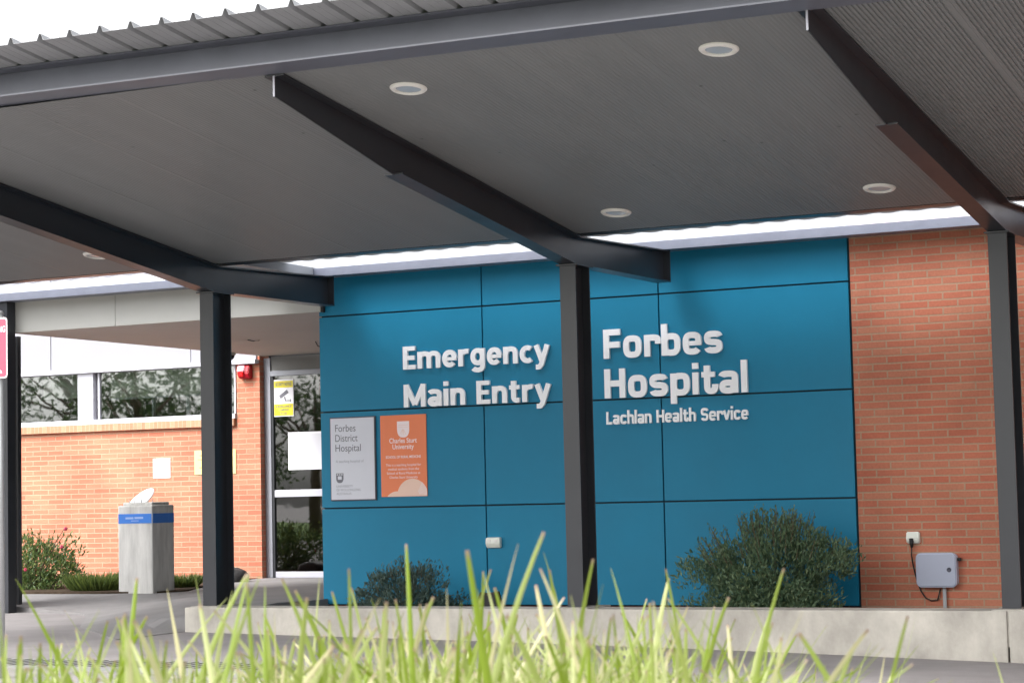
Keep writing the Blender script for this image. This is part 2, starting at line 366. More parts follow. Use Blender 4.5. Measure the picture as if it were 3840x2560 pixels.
def strip(bm, pts, closed, w_, T, y0, y1):
    n = len(pts); P = [Vector(p) for p in pts]; Lf = []; Rt = []
    for i in range(n):
        a = P[i-1] if (i > 0 or closed) else None; c = P[(i+1) % n] if (i < n-1 or closed) else None
        d1 = (P[i]-a).normalized() if a is not None else None; d2 = (c-P[i]).normalized() if c is not None else None
        if d1 is None: d1 = d2
        if d2 is None: d2 = d1
        n1 = Vector((-d1.y, d1.x)); n2 = Vector((-d2.y, d2.x)); m_ = (n1+n2)
        m_ = m_.normalized() if m_.length > 1e-6 else n1
        k_ = min(1/max(.5, m_.dot(n1)), 1.5)
        Lf.append(P[i] + m_*w_/2*k_); Rt.append(P[i] - m_*w_/2*k_)
    V = []
    for q in (Lf, Rt):
        V.append(([bm.verts.new((*T(p), 0)) for p in q], [bm.verts.new((*T(p), 0)) for p in q]))
    for side in V:
        for v in side[0]: v.co = (v.co.x, y0, v.co.y)
        for v in side[1]: v.co = (v.co.x, y1, v.co.y)
    (La, Lb), (Ra, Rb) = V; fs = []
    for i in range(n if closed else n-1):
        j = (i+1) % n
        fs += [bm.faces.new([La[i], La[j], Ra[j], Ra[i]]), bm.faces.new([Lb[i], Rb[i], Rb[j], Lb[j]]),
               bm.faces.new([La[i], Lb[i], Lb[j], La[j]]), bm.faces.new([Ra[i], Ra[j], Rb[j], Rb[i]])]
    if not closed:
        fs += [bm.faces.new([La[0], Ra[0], Rb[0], Lb[0]]), bm.faces.new([La[-1], Lb[-1], Rb[-1], Ra[-1]])]
    bmesh.ops.recalc_face_normals(bm, faces=fs)
def wide_text(s, x0, zb, width, cap, ywall, depth, m, parent, gap=.095, wgt=.2):
    tot = 0; adv = []
    for ch in s:
        adv.append(tot); tot += (.42 if ch == ' ' else glyph(ch)[0]+gap)
    tot -= gap; sx = width/tot
    for ch, ax in zip(s, adv):
        if ch == ' ': continue
        bm = bmesh.new()
        for i, (pts, fl) in enumerate(glyph(ch)[1]):
            ww = wgt + (fl if fl < 0 else 0)
            strip(bm, pts, fl == 1, ww, lambda p: (x0+(ax+p[0])*sx, zb+p[1]*cap), ywall-depth+.0012*i, ywall+.002-.0005*i)
        finish('letter', bm, m, parent)

def profile_sheet(bm, prof, y0, y1, zf):
    """open profile [(x, dz)] swept from y0 to y1; zf(y) + dz"""
    A = [bm.verts.new((x, y0, zf(y0)+d)) for x, d in prof]; B = [bm.verts.new((x, y1, zf(y1)+d)) for x, d in prof]
    for i in range(len(prof)-1): bm.faces.new([A[i], A[i+1], B[i+1], B[i]])
def solid(o, t, off=1):
    md = o.modifiers.new('thick', 'SOLIDIFY'); md.thickness = t; md.offset = off; return o

def add_leaf(bm, cl, p, d, nrm, L, W, c, tipc=0):
    s = d.cross(nrm).normalized(); n2 = s.cross(d)
    pts = [p, p + d*L*.45 + s*W*.5 - n2*L*.06, p + d*L, p + d*L*.45 - s*W*.5 - n2*L*.06]
    f = bm.faces.new([bm.verts.new(q) for q in pts])
    for lp in f.loops: lp[cl] = (c, tipc, 0, 1)
def rdir(rng):
    z = rng.uniform(-1, 1); t = rng.uniform(0, 2*math.pi); r = math.sqrt(1-z*z)
    return Vector((r*math.cos(t), r*math.sin(t), z))

# ================================================================== GROUND (setting)
def lerpn(xs, ys, x):
    if x <= xs[0]: return ys[0]
    for i in range(len(xs)-1):
        if x <= xs[i+1]: return ys[i] + (ys[i+1]-ys[i])*(x-xs[i])/(xs[i+1]-xs[i])
    return ys[-1]
def road_z(x): return lerpn((-4, 0, 3, 5.6, 7.7, 12, 18), (-.23, -.24, -.29, -.345, -.41, -.5, -.55), x)
bm = bmesh.new()
gx = [-300, -80, -30, -14] + [x*1.0 for x in range(-10, 20)] + [30, 80, 300]
gy = [-300, -90, -40, -24, -20, -16, -12, -8, -6, -4, -2.5, 0, 3, 5.6, 12, 60, 300]
V = [[bm.verts.new((x, y, road_z(x) - .005)) for y in gy] for x in gx]
for i in range(len(gx)-1):
    for j in range(len(gy)-1): bm.faces.new([V[i][j], V[i+1][j], V[i+1][j+1], V[i][j+1]])
kind(finish('road', bm, ASPH), 'structure')
# entry path: slab that steps up with a kerb on the left and ramps flush on the right
bm = bmesh.new(); xs = [-9, -7.5, -6, -5, -4.5, -4.1, -3.8, -3.5, -3.2, -2.9, -2.5, -2, -1.5, -1, -.8, -.6, -.4, -.2, .05]
def yfront(x): return lerpn((-9, -4.2, -2.8, -1.6, .05), (.15, .1, -.3, -2.0, -3.6), x)
def kerb_h(x): return lerpn((-4.2, -2.8), (.058, .0006), x)
ts = [0, .03, .06, .09, .12, .15, .2, .3, .45, .6, .8, 1]
V = []
for x in xs:
    row = []; y0 = yfront(x)
    for t in ts:
        y = y0 + (5.21-y0)*t; zi = lerpn((-3, -2.2, 1.5, 5.2), (-.06, -.05, -.1, -.088), y) if x > -3 else lerpn((0, 1.5, 5.2), (-.165, -.105, -.088), y)
        k = min(1, (y-y0)/(2.2 if x > -3 else 1.2))
        if y < -2.2: q = max(0, min(1, -x/1.3)); k *= q*q*(3-2*q)
        row.append(bm.verts.new((x, y, (road_z(x)+kerb_h(x))*(1-k) + zi*k)))
    V.append(row)
for i in range(len(xs)-1):
    for j in range(len(ts)-1): bm.faces.new([V[i][j], V[i+1][j], V[i+1][j+1], V[i][j+1]])
rv = V[-1]; rl = [bm.verts.new((v.co.x, v.co.y, -.6)) for v in rv]
for j in range(len(ts)-1): bm.faces.new([rv[j], rv[j+1], rl[j+1], rl[j]])
lowv = [bm.verts.new((x, yfront(x)+.002, road_z(x)-.1)) for x in xs]
for i in range(len(xs)-1): bm.faces.new([lowv[i], lowv[i+1], V[i+1][0], V[i][0]])
kind(finish('path', bm, PATHM), 'structure')
# planted bed against the brick wall on the left, and the bed behind the low concrete wall
bm = bmesh.new()
prism(bm, [(-12, 1.5), (-3.9, 1.5), (-3.3, 1.62), (-3.12, 2.0), (-3.4, 2.6), (-3.85, 4.0), (-4.15, 5.09), (-12, 5.09)], 'z', -.3, -.085)
kind(finish('garden_soil', bm, SOIL), 'structure')
kind(box('garden_soil', (.06, 12, -2.2, .02, -.5, -.2), SOIL), 'structure')
# raised grass verge the photographer crouches behind
def mound_z(x, y):
    d = Vector((x-CX, y-CY)); f = d.dot(Vector((-.4425, .8967))); s = d.dot(Vector((.8967, .4425)))
    k = 1 if f < 2.6 else max(0, 1-(f-2.6)/2.2)
    k = k*k*(3-2*k)
    top = CZ - .33 - .02*math.sin(3*s+1) - max(0, s/max(f, .6)-.10)*.9
    if s < 0: top -= max(0, -s/max(f, .6)-.2)*.3
    b = road_z(x) - .02
    return b + (max(b, top)-b)*k + .012*math.sin(9*x)*math.sin(8*y)*k
bm = bmesh.new(); NX = 90; X0, X1, Y0, Y1 = CX-9, CX+8, CY-5, CY+6.2
V = [[bm.verts.new((X0+(X1-X0)*i/NX, Y0+(Y1-Y0)*j/NX, mound_z(X0+(X1-X0)*i/NX, Y0+(Y1-Y0)*j/NX))) for j in range(NX+1)] for i in range(NX+1)]
for i in range(NX):
    for j in range(NX): bm.faces.new([V[i][j], V[i+1][j], V[i+1][j+1], V[i][j+1]])
kind(finish('grass_verge', bm, LAWN, smooth=True), 'structure')
# lawn across the road behind the camera (seen only in the window reflections)
kind(box('lawn', (-60, 40, -60, -24, -.6, -.18), LAWN), 'structure')

# ================================================================== HOSPITAL BUILDING
B = thing('hospital_building', 'single storey brick hospital with blue panel wall, glass entry door and cream entry awning', 'building')
cols = [0, 1.917, 3.837, 5.742]; rows = [-.14, .854, 1.854, 2.854, 3.34]
for i in range(3):
    for j in range(4):
        box('cladding_panel', (cols[i]+(.007 if i else 0), cols[i+1]-.007, 0, .03, rows[j]+.008, rows[j+1]-.008), BLUE, B, bev=.002)
box('wall_backing', (.01, 5.75, .032, 5.3, -.5, 3.38), DARK, B)
box('plinth', (.01, 5.745, .006, .031, -.45, -.145), mat('plinth_red', (.10, .03, .022), .9), B)
box('brick_wall', (5.755, 14, .01, 5.2, -.6, 3.38), BRICK, B, uv=True)
boxes('brick_wall', [(-14, -4.47, 5.1, 5.35, -.6, 1.975), (-4.47, -4.095, 5.1, 5.35, -.6, 2.93)], BRICK, B, uv=True)
box('brick_sill', (-9.6, -4.49, 5.045, 5.3, 1.977, 2.075), SOLD, B, uv=True)
box('brick_wall', (-14, -9.605, 5.1, 5.35, 1.98, 2.85), BRICK, B, uv=True)
# window band
wf = boxes('window_frame', [(-9.6, -4.475, 5.06, 5.16, 2.076, 2.143), (-9.6, -4.475, 5.09, 5.16, 2.802, 2.83), (-7.131, -6.862, 5.062, 5.15, 2.143, 2.802), (-4.5, -4.474, 5.085, 5.15, 2.143, 2.802), (-6.81, -6.78, 5.1, 5.15, 2.15, 2.80)], WHITEF, B, bev=.003)
box('window_pane', (-9.6, -7.131, 5.125, 5.131, 2.143, 2.802), GLASS, B)
box('window_pane', (-6.78, -4.5, 5.125, 5.131, 2.143, 2.802), GLASS, B)
box('blind', (-7.85, -7.15, 5.2, 5.21, 2.47, 2.8), BLIND, B)
bl = box('blind', (-6.66, -4.5, 5.2, 5.21, 2.44, 2.8), BLIND, B)
box('blind_bar', (-6.68, -4.5, 5.185, 5.215, 2.415, 2.44), ALUL, bl)
for x0, x1, z1 in ((-5.93, -5.9, 2.41), (-5.35, -5.3, 2.41), (-4.86, -4.74, 2.41)): box('window_mullion', (x0, x1, 5.17, 5.22, 2.143, z1), ALUL, B)
boxes('room_interior', [(-14, -4.11, 6.4, 6.45, -.6, 3.9), (-14, -4.11, 5.36, 6.4, 1.0, 1.05), (-14, -4.11, 5.36, 6.4, 2.95, 3.0), (-4.2, -4.11, 5.36, 6.4, -.6, 3.2), (-8.9, -7.9, 5.24, 5.26, 2.1, 2.8)], ROOM, B)
box('head_flashing', (-14, -4.1, 5.0, 5.2, 2.804, 2.858), WHITEF, B, bev=.004)
for x0, x1 in ((-14.0, -10.0), (-9.99, -7.618), (-7.604, -5.2), (-5.19, -4.13)):
    box('wall_panel', (x0, x1, 5.07, 5.2, 2.862, 4.3), WHITE, B, bev=.002)
# entry door
fr = boxes('door_frame', [(-4.093, -3.99, 5.2, 5.32, -.085, 2.88), (-3.99, -.02, 5.2, 5.32, 2.63, 2.70), (-2.0, -1.9, 5.2, 5.32, -.085, 2.63)], ALU, B, bev=.003)
box('transom_panel', (-3.99, -.02, 5.225, 5.3, 2.701, 2.895), ALUD, B)
for z0, z1 in ((.995, 1.09), (-.085, -.005)): box('door_rail', (-3.954, -2.051, 5.215, 5.26, z0, z1), ALUL if z0 > 0 else ALU2, B, bev=.004)
for x0, x1 in ((-3.989, -3.955), (-2.05, -2.001)): box('door_stile', (x0, x1, 5.21, 5.27, -.085, 2.63), STEEL, B)
box('door_pane', (-3.955, -2.05, 5.235, 5.245, -.005, 2.63), DGLASS, B)
box('door_pane', (-1.9, -.02, 5.235, 5.245, -.05, 2.63), DGLASS, B)
boxes('lobby_interior', [(-4.08, 0, 8.4, 8.45, -.2, 3.0), (-4.12, -4.08, 5.33, 8.4, -.2, 3.0), (-4.1, 0, 5.33, 8.4, 2.9, 2.94), (-4.1, 0, 5.33, 8.4, -.2, -.1)], ROOM, B)
box('light_block_roof', (-14, 14, 5.3, 12, 4.3, 4.5), CREAM, B)  # unseen slab over the rooms, added to block daylight from the interiors
# entry awning of the building
fa = boxes('awning_fascia', [(-4.078, -2.602, -.05, .0, 2.905, 3.30), (-2.596, .045, -.05, 0, 2.905, 3.30)], CREAM, B, bev=.003)
box('fascia_end_cap', (.046, .075, -.045, -.004, 2.9, 2.99), BLACK, B)
box('awning_soffit', (-4.078, -.005, .002, 5.199, 2.908, 2.95), SOFCR, B)
boxes('awning_side', [(-4.078, -4.05, .002, 5.06, 2.951, 3.2)], CREAM, B)
boxes('awning_roof', [(-4.08, -.005, .002, 5.06, 3.2, 3.24)], CREAM, B)
boxes('awning_post', [(-4.6, -4.345, .3, .45, -.35, 2.907), (-4.345, -4.285, .34, .4, -.35, 2.907)], STEEL, B, bev=.004)
boxes('awning_post', [(-4.6, -3.985, -.2, -.06, -.35, 3.25)], STEEL, B, bev=.004)
# soffit details: cobweb-dark hook screws
sc1 = bmesh.new(); tube(sc1, [(-2.62, 2.6, 2.905), (-2.55, 2.62, 2.888), (-2.47, 2.63, 2.892)], .006, 6); finish('soffit_hook', sc1, BLACK, B)
sc1 = bmesh.new(); tube(sc1, [(-2.15, 3.4, 2.906), (-2.13, 3.42, 2.85), (-2.1, 3.43, 2.84)], .007, 6); finish('soffit_hook', sc1, BLACK, B)

# ================================================================== CANOPY
CN = thing('entrance_canopy', 'dark steel entrance canopy with grey ribbed soffit and translucent rear strip', 'canopy', (3.98, -2.3, 0))
def cpart(name, bm, m, parent=CN, smooth=False):
    o = finish(name, bm, m, None, smooth); o.parent = parent
    o.matrix_parent_inverse = Matrix.Translation(-CN.location) if parent is CN else Matrix.Identity(4)
    return o
TAN = .1277
def sof(y): return 3.206 - TAN*(y+2.49)
RX = [.235, 3.98, 7.685, 11.42]
def ibeam_col(x, z0, z1):
    bm = bmesh.new()
    addbox(bm, x-.075, x+.075, -2.4, -2.388, z0, z1, bev=.002)
    addbox(bm, x-.075, x+.075, -2.112, -2.1, z0, z1, bev=.002)
    addbox(bm, x-.004, x+.004, -2.389, -2.111, z0, z1)
    addbox(bm, x-.1, x+.1, -2.42, -2.08, z1-.001, z1+.012)     # cap plate
    return bm
for x in RX: cpart('column', ibeam_col(x, -.03, 2.908), STEEL)
for x in RX:
    bm = bmesh.new(); hf = .075
    def band(y0, y1, zt0, zt1, zb0, zb1, w_):         # a slab between two y stations
        vs = []
        for y, zt, zb in ((y0, zt0, zb0), (y1, zt1, zb1)):
            vs += [bm.verts.new((x-w_, y, zb)), bm.verts.new((x+w_, y, zb)), bm.verts.new((x+w_, y, zt)), bm.verts.new((x-w_, y, zt))]
        a, b = vs[:4], vs[4:]
        fs = [bm.faces.new(a), bm.faces.new(list(reversed(b)))] + [bm.faces.new([a[i], b[i], b[(i+1) % 4], a[(i+1) % 4]]) for i in range(4)]
        bmesh.ops.recalc_face_normals(bm, faces=fs)
    D_ = .272; yk = -2.25; yf = -7.0; ys = -5.41
    T = lambda y: sof(y)-.006
    kb = 2.922
    bot = lambda y: kb + (T(y)-T(-2.4)) if y < -2.4 else kb
    band(yf, yk, T(yf), T(yk), T(yf)-.012, T(yk)-.012, hf)                                       # top flange
    band(yf, ys, T(yf)-.012, T(ys)-.012, T(yf)-.148, bot(ys), .004)                               # tapered web
    band(ys, -2.4, T(ys)-.012, T(-2.4)-.012, bot(ys)+.012, bot(-2.4)+.012, .004)
    band(ys, -2.4, bot(ys)+.012, bot(-2.4)+.012, bot(ys), bot(-2.4), hf)                          # bottom flange
    band(-2.4, -.2, T(-2.4)-.013, 3.235, kb+.012, 2.952, .004)                                    # rear web
    band(-2.4, -.2, kb+.012, 2.952, kb, 2.94, hf)
    band(yk, -.2, T(yk), 3.245, T(yk)-.012, 3.233, hf)
    band(-.212, -.2, 3.232, 3.232, 2.953, 2.953, hf-.002)                                         # rear end plate
    rf = cpart('rafter', bm, STEEL)
    e = bmesh.new(); addbox(e, x-.007, x+.006, yf-.008, yf-.001, T(yf)-.15, T(yf)-.01); ep = finish('end_plate', e, ALU2); ep.parent = rf
    ep.matrix_parent_inverse = Matrix.Identity(4)
XL, XR = -3.75, 11.6
XW = -6.5
tilt = lambda x: -.009*(x-4.0)
# front edge beam (I section square to the roof slope)
dv = Vector((0, -math.cos(math.atan(TAN)), math.sin(math.atan(TAN)))); nv = Vector((0, dv.z, -dv.y))
bm = bmesh.new(); o0 = Vector((0, -7.0, sof(-7.0)-.004))
def ob(s0, s1, n0, n1):
    vs = []
    for x in (XL, XR):
        for s, n_ in ((s0, n0), (s1, n0), (s1, n1), (s0, n1)):
            p = o0 + dv*s + nv*n_; vs.append(bm.verts.new((x, p.y, p.z+tilt(x))))
    a, b = vs[:4], vs[4:]
    fs = [bm.faces.new(a), bm.faces.new(list(reversed(b)))] + [bm.faces.new([a[i], b[i], b[(i+1) % 4], a[(i+1) % 4]]) for i in range(4)]
    bmesh.ops.recalc_face_normals(bm, faces=fs)
ob(0, .2, 0, .012); ob(.095, .105, .012, .2); ob(0, .2, .2, .212)
cpart('front_beam', bm, BEAMP)
# soffit: one mini-ribbed lining per bay
def mini(x0, x1, p=.031, h=.006):
    out = []; x = x0
    k = 0
    while x < x1:
        k += 1
        if k % 25 == 0: out += [(x, 0), (x+.002, -.0012), (x+p*1.3, -.0012), (x+p*1.32, .0004)]; x += p*1.7
        out += [(x, 0), (x+p*.4, 0), (x+p*.52, h), (x+p*.88, h)]; x += p
    return out
bays = [(XL, RX[0])] + [(RX[i], RX[i+1]) for i in range(3)]
for a, b in bays:
    bm = bmesh.new(); profile_sheet(bm, mini(a, b, h=.010 if a > 7 else .0016), -7.02, -2.33, sof); solid(cpart('soffit_lining', bm, SOFF), .002, 0)
# roof sheeting with tall ribs
def ribs(x0, x1, sp=.25, ph=.224, h=.045):
    out = [(x0, 0)]; k = math.ceil((x0-ph)/sp)
    while ph+k*sp < x1:
        c = ph+k*sp
        if c-.03 > x0: out += [(c-.026, 0), (c-.007, h), (c+.007, h), (c+.026, 0), (c+.095, 0), (c+.1, .003), (c+.11, 0), (c+.16, 0), (c+.165, .003), (c+.175, 0)]
        k += 1
    return out + [(x1, 0)]
top0 = o0 + nv*.214
roofz = lambda y: top0.z - TAN*(y-top0.y)
bm = bmesh.new(); profile_sheet(bm, ribs(XL, XR), -7.56, -2.05, roofz)
for v in bm.verts: v.co.z += tilt(v.co.x)
solid(cpart('roof_sheet', bm, ROOFM), .0016, 1)
# valley trim and rear wing
bm = bmesh.new(); addbox(bm, XW, XR, -2.26, -2.1, 3.19, 3.36); addbox(bm, XL, XR, -2.335, -2.262, 3.196, 3.2); cpart('valley_trim', bm, STEEL)
bm = bmesh.new(); addbox(bm, XW, XR, -.26, -.055, 3.249, 3.338, bev=.004); addbox(bm, .0, XR, -.06, -.004, 3.26, 3.335)
cpart('rear_purlin', bm, mat('purlin_paint', (.19, .20, .25), .35, var=.08, vscale=6))
rear = lambda y: 3.35
def corr(x0, x1, p=.25, h=.010):
    out = []; n = int((x1-x0)/p*8)
    for i in range(n+1): x = x0+(x1-x0)*i/n; out.append((x, h*.5*(1+math.cos(2*math.pi*x/p))))
    return out
for a, b, m_, nm in ((XW, -.6, SHEET, 'skylight_sheet'), (-.6, .06, ROOFM, 'roof_sheet'), (.06, XR, SHEET, 'skylight_sheet')):
    bm = bmesh.new(); profile_sheet(bm, corr(a, b), -.85 if m_ is SHEET else -2.09, .0, rear); o = cpart(nm, bm, m_)
    if m_ is ROOFM: solid(o, .0016, 1)
bm = bmesh.new(); profile_sheet(bm, corr(XW, XR), -2.09, -.8, lambda y: 3.386); solid(cpart('roof_sheet', bm, ROOFM), .0016, 1)  # unseen opaque sheet, put in to cut skylight falling on the blue wall
boxes_ = bmesh.new(); addbox(boxes_, -.002, .1, -2.1, -.27, 3.26, 3.345); cpart('sheet_joiner', boxes_, mat('joiner_grey', (.30, .31, .34), .5))

# recessed downlights
for (x, y, lab) in ((4.678, -6.419, 'round white downlight near the front beam beside the top of the middle rafter'),
                    (6.921, -6.441, 'round white downlight near the front beam with a pale bluish lens, the largest one'),
                    (4.667, -2.904, 'round white downlight near the rear strip above the middle column, lens split light and dark'),
                    (6.913, -2.941, 'round white downlight near the rear strip with a pinkish glow from the brick wall'),
                    (-.572, -3.003, 'white downlight mostly hidden behind the left rafter')):
    t = thing('downlight', lab, 'ceiling light', (x, y, sof(y)-.001), 'downlights in the canopy soffit')
    t.rotation_euler = (-math.atan(TAN), 0, 0)
    bm = bmesh.new()
    R1, R2 = .128, .088; seg = 40
    prof = [(R2, -.0), (R2, -.012), (R2+.012, -.02), (R1-.01, -.014), (R1, -.004), (R1, 0.0)]
    rings = [[bm.verts.new((r*math.cos(2*math.pi*k/seg), r*math.sin(2*math.pi*k/seg), z)) for k in range(seg)] for r, z in prof]
    for i in range(len(prof)-1):
        for k in range(seg): bm.faces.new([rings[i][k], rings[i][(k+1) % seg], rings[i+1][(k+1) % seg], rings[i+1][k]])
    o = finish('trim_ring', bm, LTRIM, t, True)
    bm = bmesh.new(); lathe(bm, [(.087, .0), (.087, -.006), (.06, -.009), (.01, -.01)], 32); finish('lens', bm, LLENS, t)

# ================================================================== LOW CONCRETE WALL
CW = thing('concrete_wall', 'low board-marked concrete retaining wall under the canopy columns', 'wall', (0, -2.55, -.3))
def wpart(name, o):
    o.parent = CW; o.matrix_parent_inverse = Matrix.Translation(-CW.location); return o
wpart('wall_block', box('wall_block', (.055, 7.676, -2.55, -2.2, -.7, -.02), CONC, bev=.012))
wpart('wall_block', box('wall_block', (7.69, 14, -2.55, -2.2, -.7, -.02), CONC, bev=.012))
for x in RX: wpart('column_pad', box('column_pad', (x-.13, x+.17, -2.53, -2.04, -.3, -.012), CONC, bev=.008))

# ================================================================== RAISED LETTERING
S1 = thing('raised_lettering', 'raised white words Emergency Main Entry on the blue panels', 'sign lettering', (1.01, 0, 1.86))
S2 = thing('raised_lettering', 'raised white words Forbes Hospital over Lachlan Health Service on the blue panels', 'sign lettering', (3.26, 0, 1.6))
N0 = set(bpy.data.objects)
wide_text('EmGRgGNCy', 1.012, 2.256, 1.652, .232, -.002, .028, WLET, S1, gap=.11, wgt=.21)
wide_text('MAiN ENTRy', 1.014, 1.868, 1.655, .232, -.002, .028, WLET, S1, gap=.11, wgt=.21)
wide_text('Forbes', 3.258, 2.254, 1.228, .283, -.002, .028, WLET, S2, gap=.115, wgt=.21)
wide_text('Hospital', 3.258, 1.867, 1.47, .285, -.002, .028, WLET, S2, gap=.115, wgt=.21)
wide_text('Lachlan Health Service', 3.264, 1.613, 1.462, .123, -.002, .02, WLET, S2, gap=.085, wgt=.20)
for o in set(bpy.data.objects)-N0:
    o.matrix_parent_inverse = Matrix.Translation(-o.parent.location)

# ================================================================== WALL SIGNS
def sign(name, label, cat, x0, x1, y, z0, z1, th, m):
    t = thing(name, label, cat, ((x0+x1)/2, y, z0)); return t
def fix(n0, t):
    for o in set(bpy.data.objects)-n0:
        if o.parent is t: o.matrix_parent_inverse = Matrix.Translation(-t.location)
t = sign('wall_plaque', 'silver grey plaque for Forbes District Hospital with dark frame on the blue wall', 'plaque', .128, .654, 0, .94, 1.785, .03, PLQ)
n0 = set(bpy.data.objects)
box('plaque_frame', (.118, .664, -.02, -.001, .93, 1.795), PLQE, t, bev=.004)
box('plaque_face', (.13, .652, -.026, -.0205, .942, 1.783), PLQ, t, bev=.003)
for s, z, wd in (('Forbes', 1.645, .245), ('District', 1.542, .268), ('Hospital', 1.44, .305)):
    text('lettering', s, .188, z, wd, .072, -.0262, .001, INK, t)
text('lettering', 'A teaching hospital of', .19, 1.325, .335, .026, -.0262, .001, INKL, t)
for s, z, wd in (('UNIVERSITY', 1.068, .2), ('OF WOLLONGONG', 1.03, .29), ('AUSTRALIA', .992, .18)):
    text('lettering', s, .192, z, wd, .024, -.0262, .001, INKL, t)
def shield(bm, cx, zt, w_, h, y0, y1, grow=0):
    pts = [(cx-w_/2, zt), (cx+w_/2, zt)] + [(cx + w_/2*math.cos(a)**.75 if math.cos(a) > 0 else cx, zt-h*.5-h*.5*math.sin(a)) for a in [i*math.pi/2/10 for i in range(0, 11)]]
    pts += [(cx - w_/2*abs(math.cos(a))**.75, zt-h*.5-h*.5*math.sin(a)) for a in [math.pi/2 + (i)*math.pi/2/10 for i in range(1, 11)]]
    prism(bm, pts, 'y', y0, y1)
bm = bmesh.new(); shield(bm, .235, 1.215, .088, .1, -.0272, -.0262); crest = finish('crest', bm, INK, t)
bm = bmesh.new(); addbox(bm, .212, .258, -.0282, -.0273, 1.15, 1.185); addbox(bm, .2, .218, -.0282, -.0273, 1.195, 1.208); addbox(bm, .228, .243, -.0282, -.0273, 1.195, 1.208); addbox(bm, .252, .27, -.0282, -.0273, 1.195, 1.208)
cm = finish('crest_charge', bm, PLQ, crest); fix(n0, t)
t = sign('wall_plaque', 'orange university sign with pale shield and peach hills on the blue wall', 'sign', .72, 1.257, 0, .96, 1.793, .02, ORANGE)
n0 = set(bpy.data.objects)
box('sign_face', (.72, 1.257, -.012, -.001, .96, 1.793), ORANGE, t, bev=.002)
bm = bmesh.new(); shield(bm, .99, 1.728, .142, .166, -.0135, -.0122); sh = finish('shield', bm, PINKW, t)
bm = bmesh.new()
addbox(bm, .935, 1.045, -.0143, -.0136, 1.688, 1.692); addbox(bm, .935, 1.045, -.0143, -.0136, 1.667, 1.670)
for a in (-.6, -.25, .1, .45): 
    p0 = Vector((.99, 1.655)); d = Vector((math.sin(a), -math.cos(a))); n_ = Vector((d.y, -d.x))*.002
    q = [p0+d*.01+n_, p0+d*.07+n_, p0+d*.07-n_, p0+d*.01-n_]; prism(bm, [(v.x, v.y) for v in q], 'y', -.0143, -.0136)
finish('shield_lines', bm, PEACH, sh)
for s, z, wd, c in (('Charles Sturt', 1.507, .322, .05), ('University', 1.445, .25, .05)):
    text('lettering', s, .986, z, wd, c, -.0122, .001, PINKW, t, bold=.01, align='CENTER')
text('lettering', 'SCHOOL OF RURAL MEDICINE', .985, 1.352, .41, .026, -.0122, .001, PINKW, t, bold=.015, align='CENTER')
for i, (s, wd) in enumerate((('This is a teaching hospital for', .41), ('medical students from the', .36), ('School of Rural Medicine at', .39), ('Charles Sturt University', .33))):
    text('lettering', s, .985, 1.272-i*.042, wd, .024, -.0122, .001, PINKW, t, align='CENTER')
bm = bmesh.new()
def disc_clip(cx, cz, r, x0, x1, z0, k=40):
    pts = [(min(max(cx+r*math.cos(a), x0), x1), cz+r*math.sin(a)) for a in [math.pi*i/k for i in range(k+1)]]
    pts = [p for p in pts if p[1] >= z0]; return [(pts[0][0], z0)] + pts + [(pts[-1][0], z0)]
prism(bm, disc_clip(1.085, .962, .178, .76, 1.2565, .9615), 'y', -.0131, -.0122)
prism(bm, disc_clip(.905, .86, .155, .76, 1.2565, .9615), 'y', -.0136, -.0123)
hl = finish('hill_graphic', bm, PEACH, t)
bm = bmesh.new()
for i in range(8):
    r = .18-.013*i; pts = [(1.085+r*math.cos(a), .962+r*math.sin(a)) for a in [math.radians(2+i*1.5+k*(50-3*i)/14) for k in range(15)]]
    pts = [p for p in pts if p[0] < 1.256]
    if len(pts) > 2:
        pl = [Vector(p) for p in pts]; inn = [(1.085+(p.x-1.085)*(r-.005)/r, .962+(p.y-.962)*(r-.005)/r) for p in pl]
        prism(bm, [(p.x, p.y) for p in pl] + list(reversed(inn)), 'y', -.0143, -.0137)
finish('arc_lines', bm, PINKW, hl); fix(n0, t)
# notices
t = thing('paper_notice', 'white square no smoking notice taped to the brick wall', 'notice', (-5.72, 5.1, 1.3)); n0 = set(bpy.data.objects)
box('paper_sheet', (-5.863, -5.575, 5.092, 5.099, 1.295, 1.567), PAPER, t)
bm = bmesh.new(); ring = [bm.verts.new((-5.715+r*math.cos(a), 5.0905, 1.5+r*math.sin(a))) for r in (.05, .043) for a in [2*math.pi*k/24 for k in range(24)]]
for k in range(24): bm.faces.new([ring[k], ring[(k+1) % 24], ring[24+(k+1) % 24], ring[24+k]])
prism(bm, [(-5.755, 1.535), (-5.748, 1.541), (-5.675, 1.465), (-5.682, 1.459)], 'y', 5.09, 5.0912); finish('prohibition_mark', bm, mat('faint_red', (.62, .35, .42), .6), t)
for i, wd in enumerate((.2, .17, .19)): box('text_line', (-5.715-wd/2, -5.715+wd/2, 5.0905, 5.0918, 1.405-.03*i, 1.413-.03*i), INKP, t)
fix(n0, t)
t = thing('wall_notice', 'pale yellow notice on the brick wall, half hidden by the left column', 'notice', (-4.83, 5.1, 1.33)); n0 = set(bpy.data.objects)
box('notice_board', (-5.169, -4.49, 5.09, 5.099, 1.327, 1.655), YELP, t, bev=.002)
for i, wd in enumerate((.5, .56, .44, .52)): box('text_line', (-4.83-wd/2, -4.83+wd/2, 5.0885, 5.0899, 1.58-.055*i, 1.592-.055*i), mat('notice_ink', (.45, .34, .12), .6), t)
fix(n0, t)
t = thing('camera_notice', 'yellow and white security camera notice stuck on the glass door', 'sign', (-3.8, 5.23, 2.08)); n0 = set(bpy.data.objects)
box('notice_board', (-3.952, -3.637, 5.225, 5.233, 2.08, 2.58), PAPER, t, bev=.002)
